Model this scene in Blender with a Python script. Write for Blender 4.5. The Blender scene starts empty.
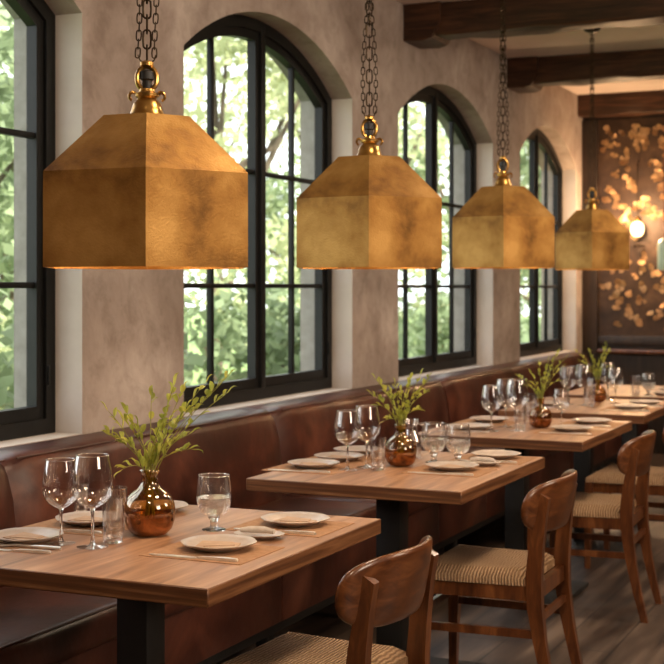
import bpy, bmesh, math, random
from mathutils import Vector, Matrix
C = bpy.context.scene.collection
PI = math.pi
R = math.radians
rnd = random.Random(11)

# ------------------------------------------------------------------ materials
def newmat(name):
    m = bpy.data.materials.new(name); m.use_nodes = True
    nt = m.node_tree
    return m, nt, nt.nodes['Principled BSDF'], nt.nodes['Material Output']

def nd(nt, t, **kw):
    n = nt.nodes.new(t)
    for k, v in kw.items():
        if k in n.inputs: n.inputs[k].default_value = v
        else: setattr(n, k, v)
    return n

def ramp(nt, src, stops):
    r = nt.nodes.new('ShaderNodeValToRGB')
    e = r.color_ramp.elements
    while len(e) < len(stops): e.new(0.5)
    for i, (p, c) in enumerate(stops):
        e[i].position = p; e[i].color = (*c, 1) if len(c) == 3 else c
    nt.links.new(src, r.inputs[0])
    return r.outputs[0]

def coords(nt, scale=(1, 1, 1), kind='Object', rot=(0, 0, 0)):
    tc = nt.nodes.new('ShaderNodeTexCoord'); mp = nt.nodes.new('ShaderNodeMapping')
    mp.inputs['Scale'].default_value = scale; mp.inputs['Rotation'].default_value = rot
    nt.links.new(tc.outputs[kind], mp.inputs['Vector'])
    return mp.outputs['Vector']

def bump(nt, b, src, strength=.2, dist=.01):
    bp = nd(nt, 'ShaderNodeBump', Strength=strength, Distance=dist)
    nt.links.new(src, bp.inputs['Height']); nt.links.new(bp.outputs[0], b.inputs['Normal'])

def noisy(name, stops, scale=(1, 1, 1), nscale=4, detail=6, rough=.6, metallic=0, bumps=0, bdist=.01, bscale=None,
          rr=None, spec=.5, rot=(0, 0, 0), distort=0.0, coat=0):
    m, nt, b, o = newmat(name)
    v = coords(nt, scale, rot=rot)
    n = nd(nt, 'ShaderNodeTexNoise', Scale=nscale, Detail=detail, Roughness=.6, Distortion=distort)
    nt.links.new(v, n.inputs['Vector'])
    nt.links.new(ramp(nt, n.outputs['Fac'], stops), b.inputs['Base Color'])
    b.inputs['Roughness'].default_value = rough; b.inputs['Metallic'].default_value = metallic
    b.inputs['Specular IOR Level'].default_value = spec
    b.inputs['Coat Weight'].default_value = coat
    b.inputs['Coat Roughness'].default_value = .15
    if rr:
        mr = nd(nt, 'ShaderNodeMapRange'); mr.inputs['To Min'].default_value = rr[0]; mr.inputs['To Max'].default_value = rr[1]
        nt.links.new(n.outputs['Fac'], mr.inputs['Value']); nt.links.new(mr.outputs[0], b.inputs['Roughness'])
    if bumps:
        n2 = n
        if bscale:
            n2 = nd(nt, 'ShaderNodeTexNoise', Scale=bscale, Detail=6); nt.links.new(v, n2.inputs['Vector'])
        bump(nt, b, n2.outputs['Fac'], bumps, bdist)
    return m

def plain(name, col, rough=.5, metallic=0, spec=.5):
    m, nt, b, o = newmat(name)
    v = coords(nt)
    n = nd(nt, 'ShaderNodeTexNoise', Scale=30, Detail=3); nt.links.new(v, n.inputs['Vector'])
    lo = tuple(c * .9 for c in col); hi = tuple(min(1, c * 1.08) for c in col)
    nt.links.new(ramp(nt, n.outputs['Fac'], [(.3, lo), (.7, hi)]), b.inputs['Base Color'])
    b.inputs['Roughness'].default_value = rough; b.inputs['Metallic'].default_value = metallic
    b.inputs['Specular IOR Level'].default_value = spec
    return m

def thin_glass(name, tint=(.97, .97, .96), base=.05, edge=.75, rough=.02, gcol=(1, 1, 1), power=.35):
    m, nt, b, o = newmat(name); nt.nodes.remove(b)
    t = nd(nt, 'ShaderNodeBsdfTransparent', Color=(*tint, 1)); g = nd(nt, 'ShaderNodeBsdfGlossy', Color=(*gcol, 1), Roughness=rough)
    lw = nd(nt, 'ShaderNodeLayerWeight', Blend=power)
    mr = nd(nt, 'ShaderNodeMapRange'); mr.inputs['To Min'].default_value = base; mr.inputs['To Max'].default_value = edge
    nt.links.new(lw.outputs['Facing'], mr.inputs['Value'])
    mx = nt.nodes.new('ShaderNodeMixShader')
    nt.links.new(mr.outputs[0], mx.inputs[0]); nt.links.new(t.outputs[0], mx.inputs[1]); nt.links.new(g.outputs[0], mx.inputs[2])
    nt.links.new(mx.outputs[0], o.inputs['Surface'])
    return m

def emit(name, col, s):
    m, nt, b, o = newmat(name)
    b.inputs['Base Color'].default_value = (*col, 1); b.inputs['Emission Color'].default_value = (*col, 1); b.inputs['Emission Strength'].default_value = s
    return m

M = {}
m, nt, b, o = newmat('mottled_plaster'); M['plaster'] = m
v = coords(nt)
n1 = nd(nt, 'ShaderNodeTexNoise', Scale=1.7, Detail=10, Roughness=.62, Distortion=.5); nt.links.new(v, n1.inputs['Vector'])
n2 = nd(nt, 'ShaderNodeTexNoise', Scale=7, Detail=8, Roughness=.7, Distortion=.3); nt.links.new(v, n2.inputs['Vector'])
n3 = nd(nt, 'ShaderNodeTexNoise', Scale=45, Detail=6, Roughness=.7); nt.links.new(v, n3.inputs['Vector'])
c1 = ramp(nt, n1.outputs['Fac'], [(.3, (.26, .2, .17)), (.5, (.38, .31, .275)), (.68, (.53, .455, .415))])
c2 = ramp(nt, n2.outputs['Fac'], [(.32, (.68, .66, .64)), (.52, (1, 1, 1)), (.75, (1.0, 1.0, 1.0))])
mxp = nd(nt, 'ShaderNodeMix', data_type='RGBA', blend_type='MULTIPLY'); mxp.inputs[0].default_value = .8
nt.links.new(c1, mxp.inputs[6]); nt.links.new(c2, mxp.inputs[7]); nt.links.new(mxp.outputs[2], b.inputs['Base Color'])
b.inputs['Roughness'].default_value = .85; b.inputs['Specular IOR Level'].default_value = .15
am = nd(nt, 'ShaderNodeMath', operation='MULTIPLY_ADD'); am.inputs[1].default_value = .25; nt.links.new(n3.outputs['Fac'], am.inputs[0]); nt.links.new(n2.outputs['Fac'], am.inputs[2])
bump(nt, b, am.outputs[0], .35, .02)
M['reveal'] = noisy('reveal_plaster', [(.3, (.52, .46, .41)), (.7, (.64, .58, .53))], (1, 1, 1), 3, 7, .85, bumps=.2, bdist=.01, bscale=12, spec=.15)
M['stone'] = noisy('exterior_render', [(.3, (.2, .185, .165)), (.7, (.3, .28, .255))], (1, 1, 1), 14, 8, .95, bumps=.4, bdist=.01, spec=.1)
M['ceil'] = noisy('ceiling_plaster', [(.3, (.66, .54, .48)), (.7, (.8, .68, .61))], (1, 1, 1), 1.5, 7, .9, spec=.1, bumps=.15, bscale=8)
M['beam'] = noisy('dark_stained_beam', [(.3, (.014, .006, .003)), (.5, (.045, .018, .008)), (.72, (.11, .044, .02))], (1.2, 14, 14), 2.2, 9, .5, bumps=.5, bdist=.01, spec=.35, distort=.8)
M['darkwood'] = noisy('dark_panel_wood', [(.3, (.012, .008, .006)), (.7, (.04, .022, .014))], (6, 6, 1), 4, 8, .5, bumps=.2)
M['frame'] = noisy('black_steel', [(.3, (.003, .0028, .0026)), (.7, (.007, .0065, .006))], (1, 1, 1), 12, 4, .5, spec=.3)
M['blackmetal'] = noisy('black_powder_coat', [(.3, (.008, .007, .006)), (.7, (.014, .012, .011))], (1, 1, 1), 20, 4, .5)
M['chainmetal'] = noisy('aged_bronze_chain', [(.3, (.02, .012, .007)), (.7, (.07, .042, .02))], (1, 1, 1), 40, 4, .45, metallic=.8)
M['leather'] = noisy('cognac_leather', [(.3, (.02, .005, .003)), (.5, (.06, .0155, .0085)), (.72, (.15, .045, .023))], (1, 1, 1), 3.0, 10, .4, bumps=.4, bdist=.008, bscale=11, rr=(.3, .48), spec=.5, distort=.7)
M['piping'] = noisy('leather_piping', [(.3, (.04, .013, .008)), (.7, (.085, .03, .018))], (1, 1, 1), 9, 4, .45)
M['table'] = noisy('table_oak', [(.25, (.1, .04, .017)), (.42, (.25, .12, .058)), (.56, (.38, .2, .105)), (.75, (.52, .31, .18))], (11, .9, 11), 1.7, 11, .4, bumps=.12, bdist=.003, rr=(.36, .5), spec=.45, distort=1.2)
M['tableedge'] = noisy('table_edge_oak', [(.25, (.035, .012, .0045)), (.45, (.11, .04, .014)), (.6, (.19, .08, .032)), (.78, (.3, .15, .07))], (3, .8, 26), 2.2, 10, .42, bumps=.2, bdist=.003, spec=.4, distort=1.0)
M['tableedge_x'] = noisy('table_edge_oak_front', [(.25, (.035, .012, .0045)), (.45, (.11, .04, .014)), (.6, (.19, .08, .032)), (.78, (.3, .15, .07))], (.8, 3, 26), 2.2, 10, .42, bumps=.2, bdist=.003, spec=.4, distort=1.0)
M['chairwood'] = noisy('teak_chair', [(.28, (.03, .008, .0025)), (.5, (.1, .0295, .008)), (.72, (.21, .073, .021))], (7, 7, 1.3), 4, 9, .32, coat=.35, bumps=.08, bdist=.002, rr=(.25, .38), spec=.5, distort=.8)
M['chairpanel'] = noisy('teak_panel', [(.28, (.036, .0095, .003)), (.5, (.11, .0335, .0092)), (.72, (.22, .077, .0225))], (7, 1.3, 7), 4, 9, .3, coat=.35, bumps=.08, bdist=.002, rr=(.24, .36), spec=.5, distort=.8)
M['plate'] = noisy('stoneware', [(.3, (.36, .29, .245)), (.7, (.5, .42, .36))], (1, 1, 1), 18, 6, .35, spec=.5)
M['napkin'] = noisy('kraft_napkin', [(.3, (.4, .27, .185)), (.7, (.5, .36, .26))], (1, 1, 1), 30, 5, .85, spec=.1)
M['mat'] = noisy('woven_mat', [(.3, (.31, .165, .085)), (.7, (.42, .24, .135))], (1, 1, 1), 60, 4, .8, spec=.1, bumps=.2, bdist=.002)
M['linen'] = noisy('grey_linen', [(.3, (.48, .41, .35)), (.7, (.6, .53, .47))], (1, 1, 1), 60, 4, .9, spec=.1)
M['steel'] = plain('cutlery_steel', (.8, .76, .7), .3, .7)
M['glass'] = thin_glass('clear_glass', (.985, .98, .975), .06, .8)
M['tumblerglass'] = thin_glass('heavy_clear_glass', (.96, .95, .94), .09, .85)
m, nt, b, o = newmat('solid_glass'); M['solidglass'] = m
b.inputs['Base Color'].default_value = (1, .99, .98, 1); b.inputs['Roughness'].default_value = .02; b.inputs['Transmission Weight'].default_value = 1; b.inputs['IOR'].default_value = 1.4
m, nt, b, o = newmat('water'); M['water'] = m
b.inputs['Base Color'].default_value = (1, .97, .94, 1); b.inputs['Roughness'].default_value = .06; b.inputs['Transmission Weight'].default_value = .8; b.inputs['IOR'].default_value = 1.2
M['pane'] = thin_glass('window_pane', (.96, .98, .97), .02, .25)
M['greenglass'] = noisy('green_glass', [(.3, (.42, .5, .36)), (.7, (.55, .62, .48))], (1, 1, 1), 5, 3, .2)
M['stem'] = noisy('green_stem', [(.3, (.16, .17, .03)), (.7, (.3, .3, .06))], (1, 1, 1), 20, 3, .6)
M['trunk'] = noisy('bark', [(.3, (.05, .035, .02)), (.7, (.12, .09, .06))], (3, 3, 1), 5, 6, .9, bumps=.5)
M['grass'] = noisy('lawn', [(.3, (.1, .16, .04)), (.7, (.22, .3, .09))], (1, 1, 1), 3, 8, .9)

def leafmat(name, stops, trans=.45, scale=6, emitless=True):
    m, nt, b, o = newmat(name)
    v = coords(nt)
    n = nd(nt, 'ShaderNodeTexNoise', Scale=scale, Detail=4); nt.links.new(v, n.inputs['Vector'])
    c = ramp(nt, n.outputs['Fac'], stops); nt.links.new(c, b.inputs['Base Color'])
    b.inputs['Roughness'].default_value = .5
    tr = nt.nodes.new('ShaderNodeBsdfTranslucent'); nt.links.new(c, tr.inputs['Color'])
    mx = nt.nodes.new('ShaderNodeMixShader'); mx.inputs[0].default_value = trans
    nt.links.new(b.outputs[0], mx.inputs[1]); nt.links.new(tr.outputs[0], mx.inputs[2]); nt.links.new(mx.outputs[0], o.inputs['Surface'])
    return m
M['leaf'] = leafmat('sprig_leaf', [(.3, (.22, .28, .045)), (.52, (.43, .46, .08)), (.75, (.64, .58, .14))], .4, 14)
M['treeleaf_a'] = leafmat('tree_leaf_light', [(.3, (.3, .34, .18)), (.6, (.48, .5, .28)), (.85, (.64, .62, .38))], .5, .8)
M['treeleaf_b'] = leafmat('tree_leaf_mid', [(.3, (.15, .2, .11)), (.6, (.29, .35, .19)), (.85, (.47, .5, .29))], .5, .8)
M['treeleaf_c'] = leafmat('tree_leaf_dark', [(.3, (.1, .15, .08)), (.6, (.21, .27, .15)), (.85, (.36, .41, .23))], .45, .8)

# brass
m, nt, b, o = newmat('hammered_brass'); M['brass'] = m
v = coords(nt)
n = nd(nt, 'ShaderNodeTexNoise', Scale=7, Detail=8, Roughness=.55, Distortion=.1); nt.links.new(v, n.inputs['Vector'])
nt.links.new(ramp(nt, n.outputs['Fac'], [(.3, (.13, .055, .01)), (.47, (.32, .155, .034)), (.68, (.48, .265, .075))]), b.inputs['Base Color'])
n2 = nd(nt, 'ShaderNodeTexNoise', Scale=170, Detail=3); nt.links.new(v, n2.inputs['Vector'])
bump(nt, b, n2.outputs['Fac'], .35, .004)
b.inputs['Metallic'].default_value = .7
mr = nd(nt, 'ShaderNodeMapRange'); mr.inputs['To Min'].default_value = .58; mr.inputs['To Max'].default_value = .46
nt.links.new(n.outputs['Fac'], mr.inputs['Value']); nt.links.new(mr.outputs[0], b.inputs['Roughness'])
M['brassseam'] = noisy('brass_seam_highlight', [(.3, (.5, .29, .09)), (.7, (.75, .5, .2))], (1, 1, 1), 25, 5, .4, metallic=.7)  # lighter polished brass, seam highlight put into the colour of the bevel faces
M['brassbright'] = noisy('polished_brass', [(.3, (.3, .15, .035)), (.7, (.55, .31, .09))], (1, 1, 1), 20, 4, .28, metallic=.95)

# amber glass vase: clear amber above, copper lustre below
m, nt, b, o = newmat('amber_lustre_glass'); M['amber'] = m; nt.nodes.remove(b)
tc = nt.nodes.new('ShaderNodeTexCoord'); sp = nt.nodes.new('ShaderNodeSeparateXYZ'); nt.links.new(tc.outputs['Object'], sp.inputs[0])
nz = nd(nt, 'ShaderNodeTexNoise', Scale=26, Detail=4); nt.links.new(tc.outputs['Object'], nz.inputs['Vector'])
ad = nd(nt, 'ShaderNodeMath', operation='MULTIPLY_ADD'); ad.inputs[1].default_value = .02; nt.links.new(nz.outputs['Fac'], ad.inputs[0]); nt.links.new(sp.outputs['Z'], ad.inputs[2])
mz = nd(nt, 'ShaderNodeMapRange'); mz.inputs['From Min'].default_value = .055; mz.inputs['From Max'].default_value = .082; mz.inputs['To Min'].default_value = .75; mz.inputs['To Max'].default_value = .0
nt.links.new(ad.outputs[0], mz.inputs['Value'])
tr = nd(nt, 'ShaderNodeBsdfTransparent', Color=(.66, .43, .13, 1)); gl = nd(nt, 'ShaderNodeBsdfGlossy', Color=(1, .9, .75, 1), Roughness=.03)
lw = nd(nt, 'ShaderNodeLayerWeight', Blend=.3)
mr = nd(nt, 'ShaderNodeMapRange'); mr.inputs['To Min'].default_value = .07; mr.inputs['To Max'].default_value = .55; nt.links.new(lw.outputs['Facing'], mr.inputs['Value'])
mx = nt.nodes.new('ShaderNodeMixShader'); nt.links.new(mr.outputs[0], mx.inputs[0]); nt.links.new(tr.outputs[0], mx.inputs[1]); nt.links.new(gl.outputs[0], mx.inputs[2])
cu = nd(nt, 'ShaderNodeBsdfPrincipled', Roughness=.09, Metallic=.9); nt.links.new(ramp(nt, nz.outputs['Fac'], [(.38, (.1, .03, .008)), (.62, (.55, .22, .075))]), cu.inputs['Base Color'])
mx2 = nt.nodes.new('ShaderNodeMixShader'); nt.links.new(mz.outputs[0], mx2.inputs[0]); nt.links.new(mx.outputs[0], mx2.inputs[1]); nt.links.new(cu.outputs[0], mx2.inputs[2])
nt.links.new(mx2.outputs[0], o.inputs['Surface'])

# rush seat weave
m, nt, b, o = newmat('woven_rush'); M['rush'] = m
v = coords(nt)
wv = nd(nt, 'ShaderNodeTexWave', Scale=30, Distortion=2.2, Detail=2); wv.bands_direction = 'X'; nt.links.new(v, wv.inputs['Vector']); wv.inputs['Detail Scale'].default_value = 6
wv2 = nd(nt, 'ShaderNodeTexWave', Scale=30, Distortion=3.5, Detail=2); wv2.bands_direction = 'X'; nt.links.new(v, wv2.inputs['Vector'])
mu = nd(nt, 'ShaderNodeMath', operation='MULTIPLY'); wn = nd(nt, 'ShaderNodeTexNoise', Scale=130, Detail=3); nt.links.new(v, wn.inputs['Vector']); nt.links.new(wn.outputs['Fac'], mu.inputs[0]); nt.links.new(wv2.outputs['Fac'], mu.inputs[1])
nt.links.new(ramp(nt, mu.outputs[0], [(0, (.2, .11, .052)), (.22, (.36, .21, .11)), (.6, (.54, .35, .205))]), b.inputs['Base Color'])
b.inputs['Roughness'].default_value = .75; b.inputs['Specular IOR Level'].default_value = .25
bump(nt, b, mu.outputs[0], 1.0, .012)

# floor planks
m, nt, b, o = newmat('dark_plank_floor'); M['floor'] = m
v = coords(nt, (1, 1, 1), rot=(0, 0, PI / 2))
br = nd(nt, 'ShaderNodeTexBrick', Scale=1); br.inputs['Brick Width'].default_value = 1.3; br.inputs['Row Height'].default_value = .21
br.inputs['Mortar Size'].default_value = .005; br.inputs['Color1'].default_value = (.62, .62, .62, 1); br.inputs['Color2'].default_value = (1.0, 1.0, 1.0, 1); br.inputs['Mortar'].default_value = (.35, .35, .35, 1)
nt.links.new(v, br.inputs['Vector'])
v2 = coords(nt, (9, .9, 1))
n = nd(nt, 'ShaderNodeTexNoise', Scale=1.3, Detail=10, Distortion=.35); nt.links.new(v2, n.inputs['Vector'])
mxc = nd(nt, 'ShaderNodeMix', data_type='RGBA', blend_type='MULTIPLY'); mxc.inputs[0].default_value = 1
nt.links.new(ramp(nt, n.outputs['Fac'], [(.32, (.022, .0125, .0085)), (.5, (.07, .044, .031)), (.7, (.18, .125, .092))]), mxc.inputs[6]); nt.links.new(br.outputs['Color'], mxc.inputs[7])
nt.links.new(mxc.outputs[2], b.inputs['Base Color']); b.inputs['Roughness'].default_value = .42
bump(nt, b, n.outputs['Fac'], .12, .004)

# back wall wallpaper and its gilded petals
M['paper'] = noisy('dark_bronze_wallpaper', [(.3, (.02, .01, .006)), (.55, (.06, .031, .017)), (.75, (.12, .066, .036))], (1, 1, 1), 5, 8, .5, metallic=.25, bumps=.4, bscale=16)
M['petal'] = noisy('gilded_petal', [(.3, (.17, .085, .036)), (.7, (.42, .25, .12))], (1, 1, 1), 9, 5, .42, metallic=.55)

M['globe'] = emit('warm_globe', (1, .7, .36), 4)
M['bulb'] = emit('warm_bulb', (1, .68, .36), 6)

# ------------------------------------------------------------------ mesh helpers
def finish(name, bm, mat, parent=None, smooth=True, angle=40, recalc=True):
    if recalc: bmesh.ops.recalc_face_normals(bm, faces=bm.faces)
    me = bpy.data.meshes.new(name); bm.to_mesh(me); bm.free()
    ob = bpy.data.objects.new(name, me); C.objects.link(ob)
    if mat: me.materials.append(mat)
    if smooth:
        for p in me.polygons: p.use_smooth = True
        try: me.set_sharp_from_angle(angle=R(angle))
        except Exception: pass
    if parent: ob.parent = parent
    return ob

def box(bm, x0, x1, y0, y1, z0, z1, bev=0, seg=2):
    r = bmesh.ops.create_cube(bm, size=1)
    vs = r['verts']
    for v in vs:
        v.co = Vector(((x0 + x1) / 2 + v.co.x * (x1 - x0), (y0 + y1) / 2 + v.co.y * (y1 - y0), (z0 + z1) / 2 + v.co.z * (z1 - z0)))
    if bev:
        es = list({e for v in vs for e in v.link_edges})
        bmesh.ops.bevel(bm, geom=es, offset=bev, segments=seg, affect='EDGES', profile=.5)

def B(x0, x1, y0, y1, z0, z1, bev=0, seg=2):
    bm = bmesh.new(); box(bm, x0, x1, y0, y1, z0, z1, bev, seg); return bm

def lathe(bm, prof, seg=32, off=(0, 0, 0), cap0=False, cap1=False, mat=None):
    rings = []
    for r, z in prof:
        if r < 1e-6:
            co = Vector((0, 0, z)); co = (mat @ co) if mat else co
            rings.append([bm.verts.new(co + Vector(off))])
        else:
            ring = []
            for k in range(seg):
                a = 2 * PI * k / seg
                co = Vector((r * math.cos(a), r * math.sin(a), z)); co = (mat @ co) if mat else co
                ring.append(bm.verts.new(co + Vector(off)))
            rings.append(ring)
    for a, b in zip(rings, rings[1:]):
        if len(a) == 1 and len(b) == 1: continue
        for k in range(seg):
            k2 = (k + 1) % seg
            if len(a) == 1: bm.faces.new((a[0], b[k2], b[k]))
            elif len(b) == 1: bm.faces.new((a[k], a[k2], b[0]))
            else: bm.faces.new((a[k], a[k2], b[k2], b[k]))
    if cap0 and len(rings[0]) > 1: bm.faces.new(list(reversed(rings[0])))
    if cap1 and len(rings[-1]) > 1: bm.faces.new(rings[-1])

def L(prof, seg=32, **k):
    bm = bmesh.new(); lathe(bm, prof, seg, **k); return bm

def tube(bm, pts, rad, seg=8, closed=False, caps=True, flat=None):
    pts = [Vector(p) for p in pts]; n = len(pts)
    rads = rad if isinstance(rad, (list, tuple)) else [rad] * n
    rings = []; prev = None
    for i, p in enumerate(pts):
        if closed: t = pts[(i + 1) % n] - pts[i - 1]
        else: t = pts[min(i + 1, n - 1)] - pts[max(i - 1, 0)]
        t.normalize()
        if prev is None:
            a = Vector((0, 0, 1)) if abs(t.z) < .9 else Vector((1, 0, 0))
            nrm = t.cross(a).normalized()
        else:
            nrm = (prev - t * prev.dot(t)).normalized()
        prev = nrm; bn = t.cross(nrm)
        rings.append([bm.verts.new(p + (nrm * math.cos(2 * PI * k / seg) + bn * math.sin(2 * PI * k / seg)) * rads[i]) for k in range(seg)])
    m = n if closed else n - 1
    for i in range(m):
        a, b = rings[i], rings[(i + 1) % n]
        for k in range(seg): bm.faces.new((a[k], a[(k + 1) % seg], b[(k + 1) % seg], b[k]))
    if caps and not closed:
        bm.faces.new(list(reversed(rings[0]))); bm.faces.new(rings[-1])

def sweep(bm, secs):
    """secs: list of lists of points (equal count), skinned and capped"""
    rs = [[bm.verts.new(p) for p in s] for s in secs]
    n = len(rs[0])
    for a, b in zip(rs, rs[1:]):
        for k in range(n): bm.faces.new((a[k], a[(k + 1) % n], b[(k + 1) % n], b[k]))
    bm.faces.new(list(reversed(rs[0]))); bm.faces.new(rs[-1])

def bevel_all(bm, off, seg=2, ang=30):
    es = [e for e in bm.edges if len(e.link_faces) == 2 and e.calc_face_angle(0) > R(ang)]
    bmesh.ops.bevel(bm, geom=es, offset=off, segments=seg, affect='EDGES', profile=.5)

# ------------------------------------------------------------------ scene helpers
def thing(name, label, cat, loc=(0, 0, 0), rz=0, group=None):
    o = bpy.data.objects.new(name, None); C.objects.link(o)
    o.empty_display_size = .1
    o.location = loc; o.rotation_euler = (0, 0, rz)
    o['label'] = label; o['category'] = cat
    if group: o['group'] = group
    return o

def tag(o, label, cat, group=None, kind=None):
    o['label'] = label; o['category'] = cat
    if group: o['group'] = group
    if kind: o['kind'] = kind
    return o

def struct(o, label=None, cat=None):
    o['kind'] = 'structure'
    if label: o['label'] = label
    if cat: o['category'] = cat
    return o

def copy_tree(o, parent=None):
    c = o.copy(); C.objects.link(c)
    if parent: c.parent = parent
    for ch in list(o.children): copy_tree(ch, c)
    return c

class Kind:
    """first use returns the prototype itself, later uses a copy with copies of its parts"""
    def __init__(self, proto): self.p = proto; self.used = False
    def put(self, loc, label, rz=0, group=None, scale=1):
        o = copy_tree(self.p) if self.used else self.p
        self.used = True
        o.location = loc; o.rotation_euler = (0, 0, rz); o.scale = (scale,) * 3
        o['label'] = label
        if group: o['group'] = group
        return o

# ================================================================== SETTING
CEIL = 3.0; YB = 11.6; Y0 = -2.2; XR = 6.2; WT = .30
WIN = [(3.295, .87), (5.755, .868), (8.17, .885), (10.53, .825)]     # centre, half width
SILL, SPR, APX = .855, 2.37, 2.64
def arch_z(t, a, inset=0, spr=SPR, apx=APX):
    rise = apx - spr; Rr = (a * a + rise * rise) / (2 * rise); zc = apx - Rr
    q = (Rr - inset) ** 2 - t * t
    return zc + math.sqrt(max(q, 0))

bm = bmesh.new()
ys = [Y0]
NS = 28
for c, a in WIN: ys += [c - a + 2 * a * k / NS for k in range(NS + 1)]
ys.append(YB + .25)
def inwin(y0, y1):
    for c, a in WIN:
        if y0 >= c - a - 1e-6 and y1 <= c + a + 1e-6: return c, a
    return None
def quad(bm, *ps, mi=0):
    f = bm.faces.new([bm.verts.new(p) for p in ps]); f.material_index = mi
for x, mi in ((0, 0), (-WT, 2)):
    for y0, y1 in zip(ys, ys[1:]):
        w = inwin(y0, y1)
        if w is None: quad(bm, (x, y0, 0), (x, y1, 0), (x, y1, CEIL + .1), (x, y0, CEIL + .1), mi=mi)
        else:
            c, a = w
            quad(bm, (x, y0, 0), (x, y1, 0), (x, y1, SILL), (x, y0, SILL), mi=mi)
            quad(bm, (x, y0, arch_z(y0 - c, a)), (x, y1, arch_z(y1 - c, a)), (x, y1, CEIL + .1), (x, y0, CEIL + .1), mi=mi)
for c, a in WIN:
    for xa, xb, mi in ((0, -.15, 1), (-.15, -WT, 2)):
        quad(bm, (xa, c - a, SILL), (xb, c - a, SILL), (xb, c - a, SPR), (xa, c - a, SPR), mi=mi)
        quad(bm, (xa, c + a, SILL), (xb, c + a, SILL), (xb, c + a, SPR), (xa, c + a, SPR), mi=mi)
        quad(bm, (xa, c - a, SILL), (xb, c - a, SILL), (xb, c + a, SILL), (xa, c + a, SILL), mi=mi)
        for k in range(NS):
            y0 = c - a + 2 * a * k / NS; y1 = c - a + 2 * a * (k + 1) / NS
            quad(bm, (xa, y0, arch_z(y0 - c, a)), (xb, y0, arch_z(y0 - c, a)), (xb, y1, arch_z(y1 - c, a)), (xa, y1, arch_z(y1 - c, a)), mi=0 if mi == 1 else mi)
quad(bm, (0, Y0, CEIL + .1), (-WT, Y0, CEIL + .1), (-WT, YB + .25, CEIL + .1), (0, YB + .25, CEIL + .1))
bmesh.ops.remove_doubles(bm, verts=bm.verts, dist=1e-5)
w = finish('wall_left', bm, M['plaster'], smooth=False, recalc=False); w.data.materials.append(M['reveal']); w.data.materials.append(M['stone'])
struct(w, 'mottled beige plaster wall with arched window openings', 'wall')
struct(finish('floor', B(-WT, XR, Y0, YB + .25, -.1, 0), M['floor'], smooth=False), 'dark worn plank floor', 'floor')
struct(finish('ceiling', B(-WT, XR + .1, Y0 - .1, YB + .25, CEIL, CEIL + .15), M['ceil'], smooth=False), 'pinkish plaster ceiling between dark beams', 'ceiling')
struct(finish('wall_right', B(XR, XR + .1, Y0, YB + .25, 0, CEIL), M['darkwood'], smooth=False), 'unseen wall opposite the windows, darkened to cut bounce', 'wall')  # wall out of view, given dark wood to lessen bounced light
struct(finish('wall_front', B(-WT, XR, Y0 - .1, Y0, 0, CEIL), M['darkwood'], smooth=False), 'unseen wall behind the viewer, darkened to cut bounce', 'wall')  # likewise out of view and dark against bounced light
bw = struct(finish('wall_back', B(0, XR, YB, YB + .2, 0, CEIL), M['darkwood'], smooth=False), 'dark end wall with gilded petal wallpaper', 'wall')
finish('wallpaper', B(.13, XR, YB - .012, YB - .001, .98, CEIL - .2), M['paper'], bw, smooth=False)
pr = random.Random(5)
bm = bmesh.new()
for _ in range(1500):
    px_ = pr.uniform(.17, XR - .1); pz_ = pr.uniform(1.02, CEIL - .26)
    if pz_ < 1.9 and pr.random() < .45: continue
    a0 = pr.uniform(0, 2 * PI)
    for k in range(pr.choice((1, 2, 2, 3))):
        aa = a0 + k * R(pr.uniform(55, 80)); rr = pr.uniform(.035, .07); wdg = R(pr.uniform(26, 40)); lift = pr.uniform(.006, .022)
        c0 = bm.verts.new((px_, YB - .0135, pz_)); rim = []
        for q in range(6):
            an = aa - wdg + 2 * wdg * q / 5; r2 = rr * (1 - .18 * ((q - 2.5) / 2.5) ** 2)
            vx, vz = px_ + r2 * math.cos(an), pz_ + r2 * math.sin(an)
            rim.append(bm.verts.new((min(max(vx, .14), XR - .01), YB - .0135 - lift * (1 - .5 * abs(q - 2.5) / 2.5), min(max(vz, .985), CEIL - .205))))
        for q in range(5): bm.faces.new((c0, rim[q], rim[q + 1]))
finish('petal_relief', bm, M['petal'], bw, recalc=False)
finish('corner_post', B(.002, .13, YB - .05, YB - .001, 0, CEIL - .2, .006), M['darkwood'], bw)
bm = bmesh.new()
box(bm, .13, XR, YB - .03, YB - .001, .9, .98, .006); box(bm, .13, XR, YB - .02, YB - .001, .0, .83)
finish('wainscot', bm, M['darkwood'], bw)

finish('chair_rail', B(.13, XR, YB - .07, YB - .001, .83, .865, .008), M['chairwood'], bw)
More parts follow.
